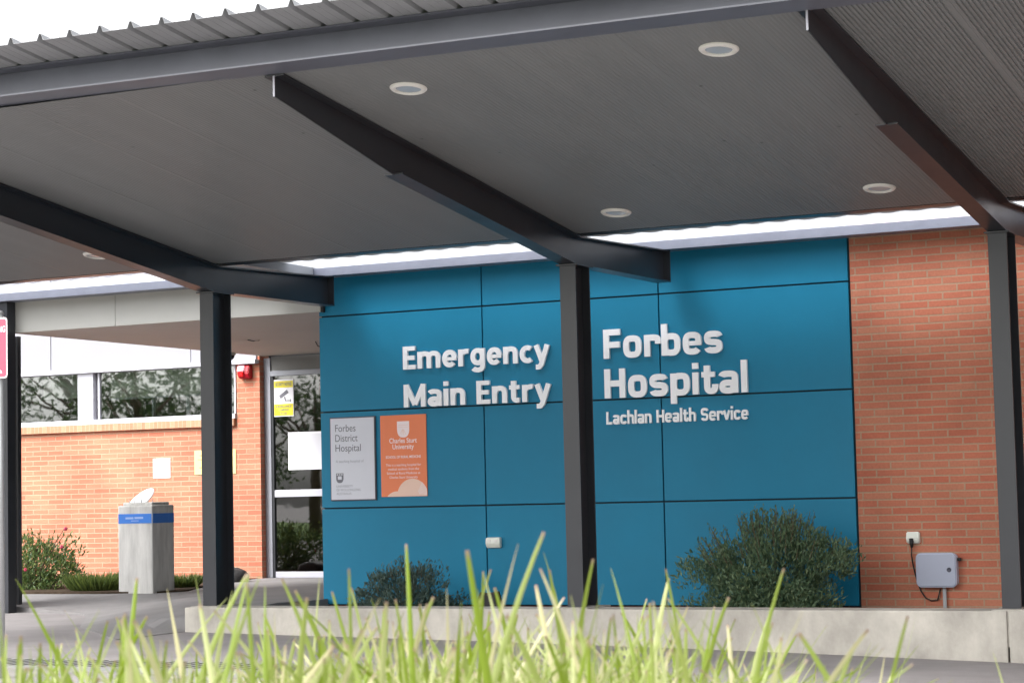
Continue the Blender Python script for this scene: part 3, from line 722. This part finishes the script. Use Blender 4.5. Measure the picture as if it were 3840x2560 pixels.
box('yellow_band', (-3.945, -3.644, 5.2235, 5.2249, 2.47, 2.56), YEL, t); box('yellow_band', (-3.945, -3.644, 5.2235, 5.2249, 2.09, 2.25), YEL, t)
text('lettering', 'SECURITY NOTICE', -3.795, 2.495, .26, .042, 5.2234, .001, INK, t, bold=.02, align='CENTER')
for s, z, wd in (('SURVEILLANCE', 2.2, .25), ('CAMERAS', 2.155, .16), ('IN USE', 2.107, .1)): text('lettering', s, -3.795, z, wd, .03, 5.2234, .001, INK, t, bold=.02, align='CENTER')
bm = bmesh.new()
def rot2(pts, c, a): return [(c[0]+(x*math.cos(a)-z*math.sin(a)), c[1]+(x*math.sin(a)+z*math.cos(a))) for x, z in pts]
prism(bm, rot2([(-.075, -.025), (.075, -.025), (.075, .025), (-.075, .025)], (-3.79, 2.38), .55), 'y', 5.2225, 5.2246)
prism(bm, rot2([(-.009, -.05), (.009, -.05), (.009, .01), (-.009, .01)], (-3.775, 2.335), .2), 'y', 5.2228, 5.2247)
prism(bm, [(-3.77, 2.285), (-3.68, 2.285), (-3.68, 2.297), (-3.77, 2.297)], 'y', 5.2226, 5.2248); prism(bm, [(-3.69, 2.272), (-3.678, 2.272), (-3.678, 2.31), (-3.69, 2.31)], 'y', 5.2224, 5.22485)
finish('camera_symbol', bm, INK, t); fix(n0, t)
t = thing('white_board', 'blank white framed board fixed on the glass entry door', 'board', (-3.4, 5.2, 1.35)); n0 = set(bpy.data.objects)
box('board_frame', (-3.718, -2.9, 5.2, 5.233, 1.353, 1.86), PAPER, t, bev=.006); box('board_face', (-3.69, -2.93, 5.1985, 5.2006, 1.38, 1.83), mat('board_face', (.76, .76, .82), .4), t); fix(n0, t)

# fire strobe, security camera
t = thing('fire_alarm_strobe', 'red fire alarm sounder with pale pink lens high on the brick pillar', 'alarm', (-4.29, 5.1, 2.6)); n0 = set(bpy.data.objects)
bm = bmesh.new(); prism(bm, [(5.099, 2.6), (5.099, 2.8), (5.0, 2.77), (4.985, 2.68), (5.02, 2.61)], 'x', -4.385, -4.20); bmesh.ops.bevel(bm, geom=bm.edges[:], offset=.012, segments=2, affect='EDGES'); finish('sounder_body', bm, RED, t)
bm = bmesh.new(); prism(bm, [(5.0, 2.70), (5.01, 2.785), (4.985, 2.775), (4.965, 2.70)], 'x', -4.38, -4.26); bmesh.ops.bevel(bm, geom=bm.edges[:], offset=.008, segments=2, affect='EDGES'); finish('pale_lens', bm, PALER, t)
bm = bmesh.new(); prism(bm, [(5.0, 2.62), (5.0, 2.698), (4.962, 2.695), (4.97, 2.64)], 'x', -4.365, -4.275); bmesh.ops.bevel(bm, geom=bm.edges[:], offset=.008, segments=2, affect='EDGES'); finish('strobe_lens', bm, REDL, t)
fix(n0, t)
t = thing('security_camera', 'small dark dome camera under the awning soffit beside the left column', 'camera', (-4.02, 4.3, 2.907)); 
bm = bmesh.new(); lathe(bm, [(.07, 0), (.07, -.03), (.06, -.035)], 24); finish('camera_base', bm, SOFCR, t)
bm = bmesh.new(); lathe(bm, [(.055, -.035), (.052, -.06), (.035, -.085), (.01, -.095)], 24); finish('camera_dome', bm, BLACK, t, True)

# power outlets, controller box and its conduit
t = thing('power_outlet', 'cream weatherproof double power outlet on the blue panel beside the vertical seam', 'power outlet', (2.0, 0, .48)); n0 = set(bpy.data.objects)
bm = bmesh.new(); prism(bm, [(-.001, .43), (-.001, .535), (-.05, .53), (-.055, .475), (-.035, .432)], 'x', 1.928, 2.085); bmesh.ops.bevel(bm, geom=bm.edges[:], offset=.006, segments=2, affect='EDGES'); finish('outlet_cover', bm, PWHITE, t)
[box('switch', (x0, x0+.03, -.0585, -.0525, .488, .51), LTRIM, t) for x0 in (1.955, 2.03)]; fix(n0, t)
t = thing('power_outlet', 'cream single power outlet with black plug on the right brick wall', 'power outlet', (6.27, 0, .48)); n0 = set(bpy.data.objects)
bm = bmesh.new(); prism(bm, [(.009, .428), (.009, .536), (-.03, .536), (-.045, .47), (-.03, .435)], 'x', 6.207, 6.328); bmesh.ops.bevel(bm, geom=bm.edges[:], offset=.008, segments=2, affect='EDGES'); finish('outlet_cover', bm, PWHITE, t)
bm = bmesh.new(); tube(bm, [(6.255, -.03, .47), (6.258, -.045, .43), (6.258, -.04, .395)], .024, 10, .012); finish('plug', bm, BLACK, t, True); fix(n0, t)
bm = bmesh.new(); cab = [(6.258, -.04, .4), (6.25, -.03, .33), (6.25, -.01, .27), (6.262, -.008, .2), (6.285, -.008, .1), (6.32, -.008, 0), (6.36, -.008, -.06), (6.41, -.01, -.085), (6.47, -.012, -.08), (6.5, -.02, .02)]
tube(bm, cab, .0065, 7); tag(finish('power_cable', bm, BLACK, None, True), 'thin black cable hanging from the plug to the controller box', 'cable')
t = thing('irrigation_controller', 'pale blue-grey rounded controller box with round lock on the right brick wall', 'controller box', (6.48, 0, .19)); n0 = set(bpy.data.objects)
bm = bmesh.new()
def rrect(x0, x1, z0, z1, r, k=6):
    o = []
    for cx, cz, a0 in ((x1-r, z1-r, 0), (x0+r, z1-r, 90), (x0+r, z0+r, 180), (x1-r, z0+r, 270)):
        o += [(cx+r*math.cos(math.radians(a0+90*i/k)), cz+r*math.sin(math.radians(a0+90*i/k))) for i in range(k+1)]
    return o
prism(bm, rrect(6.31, 6.665, .045, .34, .045), 'y', .009, -.07); prism(bm, rrect(6.303, 6.672, .038, .347, .05), 'y', -.071, -.1)
bmesh.ops.bevel(bm, geom=[e for e in bm.edges if all(v.co.y < -.099 for v in e.verts)], offset=.012, segments=3, affect='EDGES')
finish('controller_case', bm, BOXM, t)
bm = bmesh.new(); lathe(bm, [(.021, 0), (.021, .004), (.015, .006), (.013, .002), (.003, .002)], 20, mat4=Matrix.Rotation(math.radians(90), 4, 'X'), at=(6.607, -.1, .195)); finish('lock', bm, mat('lock_steel', (.10, .10, .13), .35, metal=.6), t, True)
boxes('latch', [(6.672, 6.705, -.06, -.02, .27, .3)], BLACK, t, bev=.008); fix(n0, t)
bm = bmesh.new(); tube(bm, [(6.54, -.03, .04), (6.541, -.03, -.3)], .017, 12); tag(finish('conduit_pipe', bm, GREYP, None, True), 'short grey conduit pipe running down from the controller box into the bed', 'pipe')

# red sign on a pole at the left edge
t = thing('street_sign', 'red and white parking sign on a grey pole, cut by the left edge', 'road sign', (1.46, -6.83, -.25)); t.rotation_euler = (0, 0, 0)
n0 = set(bpy.data.objects)
bm = bmesh.new(); tube(bm, [(1.475, -6.80, -.4), (1.475, -6.80, 2.34)], .03, 16); tube(bm, [(1.475, -6.80, 2.34), (1.475, -6.80, 2.36)], .036, 16, .02); finish('pole', bm, GALV, t, True)
ang = math.atan2(-(CX-1.4), (CY+6.8)) 
bm = bmesh.new(); prism(bm, rrect(1.37, 1.582, 1.868, 2.305, .025), 'y', -6.84, -6.843); finish('sign_plate', bm, PINKW, t)
bm = bmesh.new(); prism(bm, rrect(1.377, 1.5725, 1.878, 2.295, .018), 'y', -6.8432, -6.8445); finish('sign_field', bm, SREP, t)
text('lettering', 'PARKING', 1.565, 2.2, .18, .042, -6.8447, .001, PAPER, t, bold=.01, align='RIGHT')
bm = bmesh.new(); prism(bm, [(1.40, 1.905), (1.535, 1.905), (1.53, 1.92), (1.51, 1.93), (1.40, 1.93)], 'y', -6.8447, -6.8457); finish('arrow', bm, PAPER, t); fix(n0, t)

# concrete pedestal with oval lid
t = thing('concrete_pedestal', 'square weathered concrete pedestal with blue band and tilted white oval lid', 'pedestal', (-3.54, 1.72, -.1)); n0 = set(bpy.data.objects)
bm = bmesh.new(); addbox(bm, -3.795, -3.297, 1.55, 1.99, -.3, .93, bev=.02); addbox(bm, -3.76, -3.33, 1.6, 1.94, .925, .965, bev=.015); finish('pedestal_body', bm, PED, t)
boxes('blue_band', [(-3.785, -3.307, 1.546, 1.5495, .718, .83), (-3.2965, -3.2935, 1.56, 1.98, .718, .83)], BAND, t)
text('lettering', 'Venus Region', -3.55, .778, .24, .03, 1.5458, .001, PAPER, t, align='CENTER') if False else None
boxes('band_marks', [(-3.68, -3.565, 1.5445, 1.5458, .768, .792), (-3.55, -3.425, 1.5445, 1.5458, .77, .794), (-3.6, -3.49, 1.5445, 1.5458, .744, .752)], mat('band_white', (.35, .5, .85), .5), t)
bm = bmesh.new(); bmesh.ops.create_uvsphere(bm, u_segments=32, v_segments=16, radius=1)
bmesh.ops.transform(bm, matrix=Matrix.Translation((-3.61, 1.74, .985)) @ Matrix.Rotation(math.radians(-27), 4, 'Y') @ Matrix.Rotation(math.radians(48), 4, 'X') @ Matrix.Diagonal((.235, .15, .03, 1)), verts=bm.verts)
finish('oval_lid', bm, OVALM, t, True)
bm = bmesh.new()
for p in ((-3.68, 1.63, .97), (-3.6, 1.62, .975), (-3.5, 1.62, .99), (-3.36, 1.65, .98)):
    tube(bm, [(p[0], p[1], .955), p, (p[0]-.012, p[1], p[2]+.03)], .008, 6, .003)
finish('spout', bm, GREYP, t); fix(n0, t)

# rocks
def rock(name, label, c, s, seed):
    rng = random.Random(seed); bm = bmesh.new(); bmesh.ops.create_icosphere(bm, subdivisions=3, radius=1)
    for v in bm.verts:
        k = 1+.12*math.sin(3*v.co.x+seed)*math.cos(2.4*v.co.z*2+seed)+rng.uniform(-.03, .03); q = max(-.6, min(.62, v.co.z))
        v.co = Vector((c[0]+v.co.x*s[0]*k, c[1]+v.co.y*s[1]*k, c[2]+q/.62*s[2]*k))
    return tag(finish(name, bm, ROCKM, None, True), label, 'rock')
bm = bmesh.new(); q = [bm.verts.new(p) for p in ((2.09, -.82, -.3), (2.47, -.8, -.3), (2.45, -.55, -.3), (2.1, -.56, -.3), (2.22, -.74, .03), (2.35, -.73, .025), (2.36, -.63, .03), (2.23, -.63, .02))]
for f in ((0,3,2,1),(4,5,6,7),(0,1,5,4),(1,2,6,5),(2,3,7,6),(3,0,4,7)): bm.faces.new([q[i] for i in f])
bmesh.ops.subdivide_edges(bm, edges=bm.edges[:], cuts=3, use_grid_fill=True)
for v in bm.verts: v.co += Vector((math.sin(31*v.co.z+5*v.co.x), math.cos(27*v.co.x), math.sin(23*v.co.y+9*v.co.x)))*.008
tag(finish('garden_rock', bm, ROCKM), 'black angular rock at the foot of the blue wall right of the small shrub', 'rock')
rock('garden_rock', 'dark rounded rock on the path beside the entry pillar', (-4.0, 4.2, -.1), (.24, .2, .17), 5)
# drain grate in the road
t = thing('drain_grate', 'long steel drain grate in the road at the lower left', 'drain', (1.2, -5.8, -.24)); n0 = set(bpy.data.objects)
box('grate_frame', (-2.6, 3.2, -6.1, -5.5, -.3, -.247), mat('grate_grey', (.2, .2, .2), .6), t)
bm = bmesh.new(); x = -2.55
while x < 3.15: addbox(bm, x, x+.032, -6.05, -5.55, -.2475, -.244); x += .105
kind(finish('grate_slot', bm, BLACK, t), 'stuff'); fix(n0, t)

# ================================================================== PLANTS
def shrub(name, label, c, r, n, m, leaf, seed, stems=9, sprig=26, cat='shrub', base=None):
    rng = random.Random(seed); base = c[2]-r[2] if base is None else base
    t = thing(name, label, cat, (c[0], c[1], base)); bm = bmesh.new(); cl = bm.loops.layers.color.new('Col')
    def put(p, k=1.0):
        d = (rdir(rng) + Vector((0, 0, 1.0)) + (p-Vector(c)).normalized()*.5).normalized()
        L = leaf*rng.uniform(.6, 1.35)*k; add_leaf(bm, cl, p-t.location, d, rdir(rng), L, L*rng.uniform(.24, .42), max(0, min(1, rng.gauss(.42, .24))), 0)
    clus = []
    for i in range(120):
        d = rdir(rng)
        k = rng.uniform(.08, 1.0)**.45
        clus.append((Vector(c)+Vector((d.x*r[0], d.y*r[1], d.z*r[2]))*k*rng.uniform(.72, 1.12), rng.uniform(.09, .26)*max(r)))
    for i in range(26): a = rng.uniform(0, 6.283); q = rng.random()**.5*.9; clus.append((Vector((c[0]+r[0]*q*math.cos(a), c[1]+r[1]*q*math.sin(a), base+rng.uniform(.05, .45)*r[2])), .2*max(r)))
    for i in range(n):
        cc, cr = rng.choice(clus); p = cc + rdir(rng)*cr*rng.random()**.5
        if p.z < base: p.z = base+rng.random()*.1
        put(p)
    tips = []
    for i in range(sprig):                      # loose leading shoots past the outline
        a = rng.uniform(0, 2*math.pi); el = rng.uniform(.25, 1.45)
        d = Vector((math.cos(a)*math.cos(el), math.sin(a)*math.cos(el), math.sin(el)))
        p0 = Vector(c)+Vector((d.x*r[0], d.y*r[1], d.z*r[2]))*.8; d2 = (d+Vector((0, 0, .9))).normalized(); ln = rng.uniform(.18, .42)*r[2]
        for k in range(12): put(p0+d2*ln*k/11+rdir(rng)*.015, .8)
        tips.append((p0, p0+d2*ln))
    finish('foliage', bm, m, t)
    bm = bmesh.new()
    for i in range(stems):
        d = rdir(rng); e = Vector((d.x*r[0]*.6, d.y*r[1]*.6, (c[2]-base)+abs(d.z)*r[2]*.5)); tube(bm, [(rng.uniform(-.05, .05), rng.uniform(-.05, .05), 0), e*.5+Vector((0, 0, .05)), e], .014, 6, .005)
    for a, b in tips: tube(bm, [a-t.location, b-t.location], .005, 5, .002)
    finish('stem', bm, STEMM, t); return t
shrub('garden_shrub', 'large dark green bushy shrub against the right end of the blue wall', (5.2, -.85, .13), (.84, .48, .56), 23000, SHRUB, .046, 3, sprig=110, base=-.25)
shrub('garden_shrub', 'small grey-green shrub at the foot of the blue wall behind the grass', (1.46, -.85, -.04), (.60, .38, .3), 9500, SHRUB2, .040, 4, sprig=50, base=-.22)
rb = shrub('rose_bush', 'loose rose bush with a few red flowers in the left garden bed', (-5.7, 2.3, .14), (.85, .5, .42), 6000, ROSEL, .06, 8, sprig=30, base=-.12, cat='rose bush')
for p in ((-5.43, 1.85, .17), (-4.95, 1.95, .44), (-4.93, 2.0, .66)):
    bm = bmesh.new(); bmesh.ops.create_icosphere(bm, subdivisions=2, radius=.024); 
    for v in bm.verts: v.co = v.co*(1+.15*math.sin(9*v.co.x/.024)) + Vector(p) - rb.location
    finish('rose_flower', bm, PETAL, rb)
bm = bmesh.new()
for e in ((-4.95, 2.0, .66), (-5.0, 2.05, .58), (-5.45, 2.1, .52), (-4.9, 2.0, .45)): tube(bm, [(0, 0, .05), (Vector(e)-rb.location)*.5+Vector((0, 0, .08)), Vector(e)-rb.location], .009, 6, .004)
finish('cane', bm, STEMM, rb)
def clump(name, label, c, r, h, n, seed):
    rng = random.Random(seed); bm = bmesh.new(); cl = bm.loops.layers.color.new('Col')
    for i in range(n):
        a = rng.uniform(0, 6.283); q = rng.random()**.5*r*.6; p = Vector((q*math.cos(a), q*math.sin(a), 0)); d = Vector((math.cos(a)*rng.uniform(.2, 1.1), math.sin(a)*rng.uniform(.2, 1.1), 1)).normalized()
        L = h*rng.uniform(.6, 1.1); add_leaf(bm, cl, p, d, rdir(rng), L, .018, rng.random(), 0)
    o = finish(name, bm, CLUMPL); o.location = c; return tag(o, label, 'plant')
clump('border_plant', 'low grassy border plant left of the concrete pedestal', (-4.45, 2.05, -.11), .55, .26, 1900, 21)
clump('border_plant', 'low dark grassy plant right of the concrete pedestal by the path', (-3.68, 2.7, -.1), .3, .2, 900, 22)
# street trees across the road, behind the camera: they show in the window and door glass
def tree(x, y, h, cr, seed, label):
    rng = random.Random(seed); t = thing('street_tree', label, 'tree', (x, y, -.2), 'trees across the road')
    bm = bmesh.new(); tube(bm, [(0, 0, 0), (.1, .05, h*.3), (.05, -.1, h*.55), (0, 0, h*.8)], .22, 10, .06)
    limbs = []
    for i in range(9):
        a = rng.uniform(0, 6.283); z = h*rng.uniform(.3, .7); e = Vector((math.cos(a)*cr*.7, math.sin(a)*cr*.7, z+cr*rng.uniform(.2, .7))); limbs.append(e)
        tube(bm, [(0.05, 0, z), e*.5+Vector((0, 0, z*.5)), e], .08, 7, .02)
    finish('trunk', bm, BARK, t, True)
    bm = bmesh.new(); cl = bm.loops.layers.color.new('Col')
    clus = [(Vector((rng.gauss(0, cr*.5), rng.gauss(0, cr*.5), h*.62+rng.gauss(0, h*.17))), rng.uniform(.35, .9)) for i in range(36)] + [(e, .7) for e in limbs]
    for i in range(1500):
        c, r = rng.choice(clus); p = c+rdir(rng)*r*rng.random()**.4
        add_leaf(bm, cl, p, rdir(rng), rdir(rng), rng.uniform(.18, .34), rng.uniform(.08, .14), rng.random(), 0)
    finish('crown', bm, TREEL, t)
for i, (x, y, h, c) in enumerate(((-22, -33, 8, 3), (-30, -27, 7, 2.6), (-17, -40, 9, 3.2), (-38, -34, 9, 3.4), (-26, -46, 10, 3.6), (-12, -30, 6.5, 2.3), (-45, -24, 8, 3), (-27, -33, 6, 2.6), (-34, -40, 8, 3.2), (-20, -27, 5, 2.2), (-33, -31, 6.5, 2.6))):
    tree(x, y, h, c, 40+i, 'broad leafy street tree across the road')

# ================================================================== FOREGROUND GRASS
rng = random.Random(5)
bm = bmesh.new(); cl = bm.loops.layers.color.new('Col')
F2 = Vector((-.4425, .8967, 0)); R2 = Vector((.8967, .4425, 0))
TS = (0, .18, .36, .54, .7, .84, .93, .972, 1)
def blade(p, h, wd, lean_dir, lean, curl, c, cut):
    pts = []; q = Vector(p); d = (Vector((0, 0, 1))+lean_dir*lean).normalized()
    for i, t in enumerate(TS):
        if i: q = q + d*h*(t-TS[i-1]); d = (d+(lean_dir*curl - Vector((0, 0, max(0, curl)*.55)))*(t-TS[i-1])*1.8).normalized()
        pts.append(q.copy())
    tw = rng.uniform(-.9, .9); prev = None; dry = rng.choice((0, 0, 0, 0, .1, .25, .3, .5)) if rng.random() < .85 else .9
    for i, t in enumerate(TS):
        a = tw*(t-.4); sd_ = (R2*math.cos(a)+F2*math.sin(a)); ax = (pts[min(i+1, 8)]-pts[max(i-1, 0)]).normalized(); sd_ = (sd_-ax*sd_.dot(ax)).normalized()
        ww = wd*min(1, .7+t)*(1 - t**1.7*(.70 if cut else .95))
        fold = ax.cross(sd_)*ww*.2
        row = [bm.verts.new(pts[i]-sd_*ww/2+fold), bm.verts.new(pts[i]), bm.verts.new(pts[i]+sd_*ww/2+fold)]
        if prev:
            for k in range(2):
                f = bm.faces.new([prev[k], prev[k+1], row[k+1], row[k]])
                for lp in f.loops:
                    tt = t if lp.vert in row else TS[i-1]
                    tipv = max(0, min(1, (tt-.965)/.02)) if cut else max(0, (tt-.95)/.05)*.6
                    lp[cl] = (max(0, min(1, c+.22*(1-tt)-.05)), tipv, dry, 1)
        prev = row
def spot(f, a): return Vector((CX, CY, 0)) + F2*f + R2*(f*a)
XA = (-.27, -.2, -.12, -.05, .03, .09, .13, .17, .22, .27)
def fill(a): return lerpn(XA, (.55, .75, .95, 1, .92, .5, .18, .06, .03, .015), a)
def drop(a): return lerpn(XA, (.014, .010, .004, 0, 0, .004, .012, .018, .03, .034), a)   # how far the tips sink, per metre of distance
def sprout(f, a, q, w0, w1, lean, curl, pcut):
    p = spot(f, a); p.z = mound_z(p.x, p.y)-.01
    hv = CZ - (q+drop(a))*f - p.z
    if hv < .03: return
    th = rng.uniform(0, 6.283); ld_ = (R2*math.cos(th)+F2*math.sin(th)*.5).normalized()
    blade(p, hv*math.sqrt(1+lean*lean)*(1+.25*max(0, curl)), rng.uniform(w0, w1), ld_, lean, curl, min(1, max(0, rng.gauss(.5, .3))), rng.random() < pcut)
for i in range(12500):                            # the thick of the sward
    f = rng.uniform(1.6, 3.5); a = rng.uniform(-.28, .28)
    if rng.random() > fill(a): continue
    sprout(f, a, rng.triangular(.062, .14, .092), .0028, .0070, rng.uniform(.02, .75), rng.uniform(-.1, .8), .35)
for i in range(3200):                             # fine thin blades and stalks
    f = rng.uniform(1.7, 3.3); a = rng.uniform(-.28, .28)
    if rng.random() > fill(a): continue
    sprout(f, a, rng.triangular(.048, .12, .08), .0012, .0026, rng.uniform(.02, 1.0), rng.uniform(-.2, 1.1), .2)
for i in range(560):                              # taller blades
    f = rng.uniform(1.6, 2.9); a = rng.uniform(-.28, .28)
    if rng.random() > fill(a)**.8: continue
    sprout(f, a, rng.triangular(.042, .082, .066), .005, .011, abs(rng.gauss(0, .26)), rng.uniform(-.1, .35), .5)
for i in range(85):                               # the few that stand clear
    f = rng.uniform(1.6, 2.4); a = rng.uniform(-.27, .25)
    if rng.random() > fill(a)**.6: continue
    sprout(f, a, rng.triangular(.018, .055, .043), .006, .012, abs(rng.gauss(0, .22)), rng.uniform(-.05, .25), .6)
for i in range(16):                               # bent-over pale ones
    f = rng.uniform(1.7, 2.6); a = rng.uniform(-.22, .13)
    sprout(f, a, rng.uniform(.04, .06), .004, .007, rng.uniform(.7, 1.1), rng.uniform(.8, 1.3), .2)
o = finish('grass', bm, GRASS, None, True); kind(o, 'stuff')
o['label'] = 'lush long green grass blades along the verge in front of the camera'
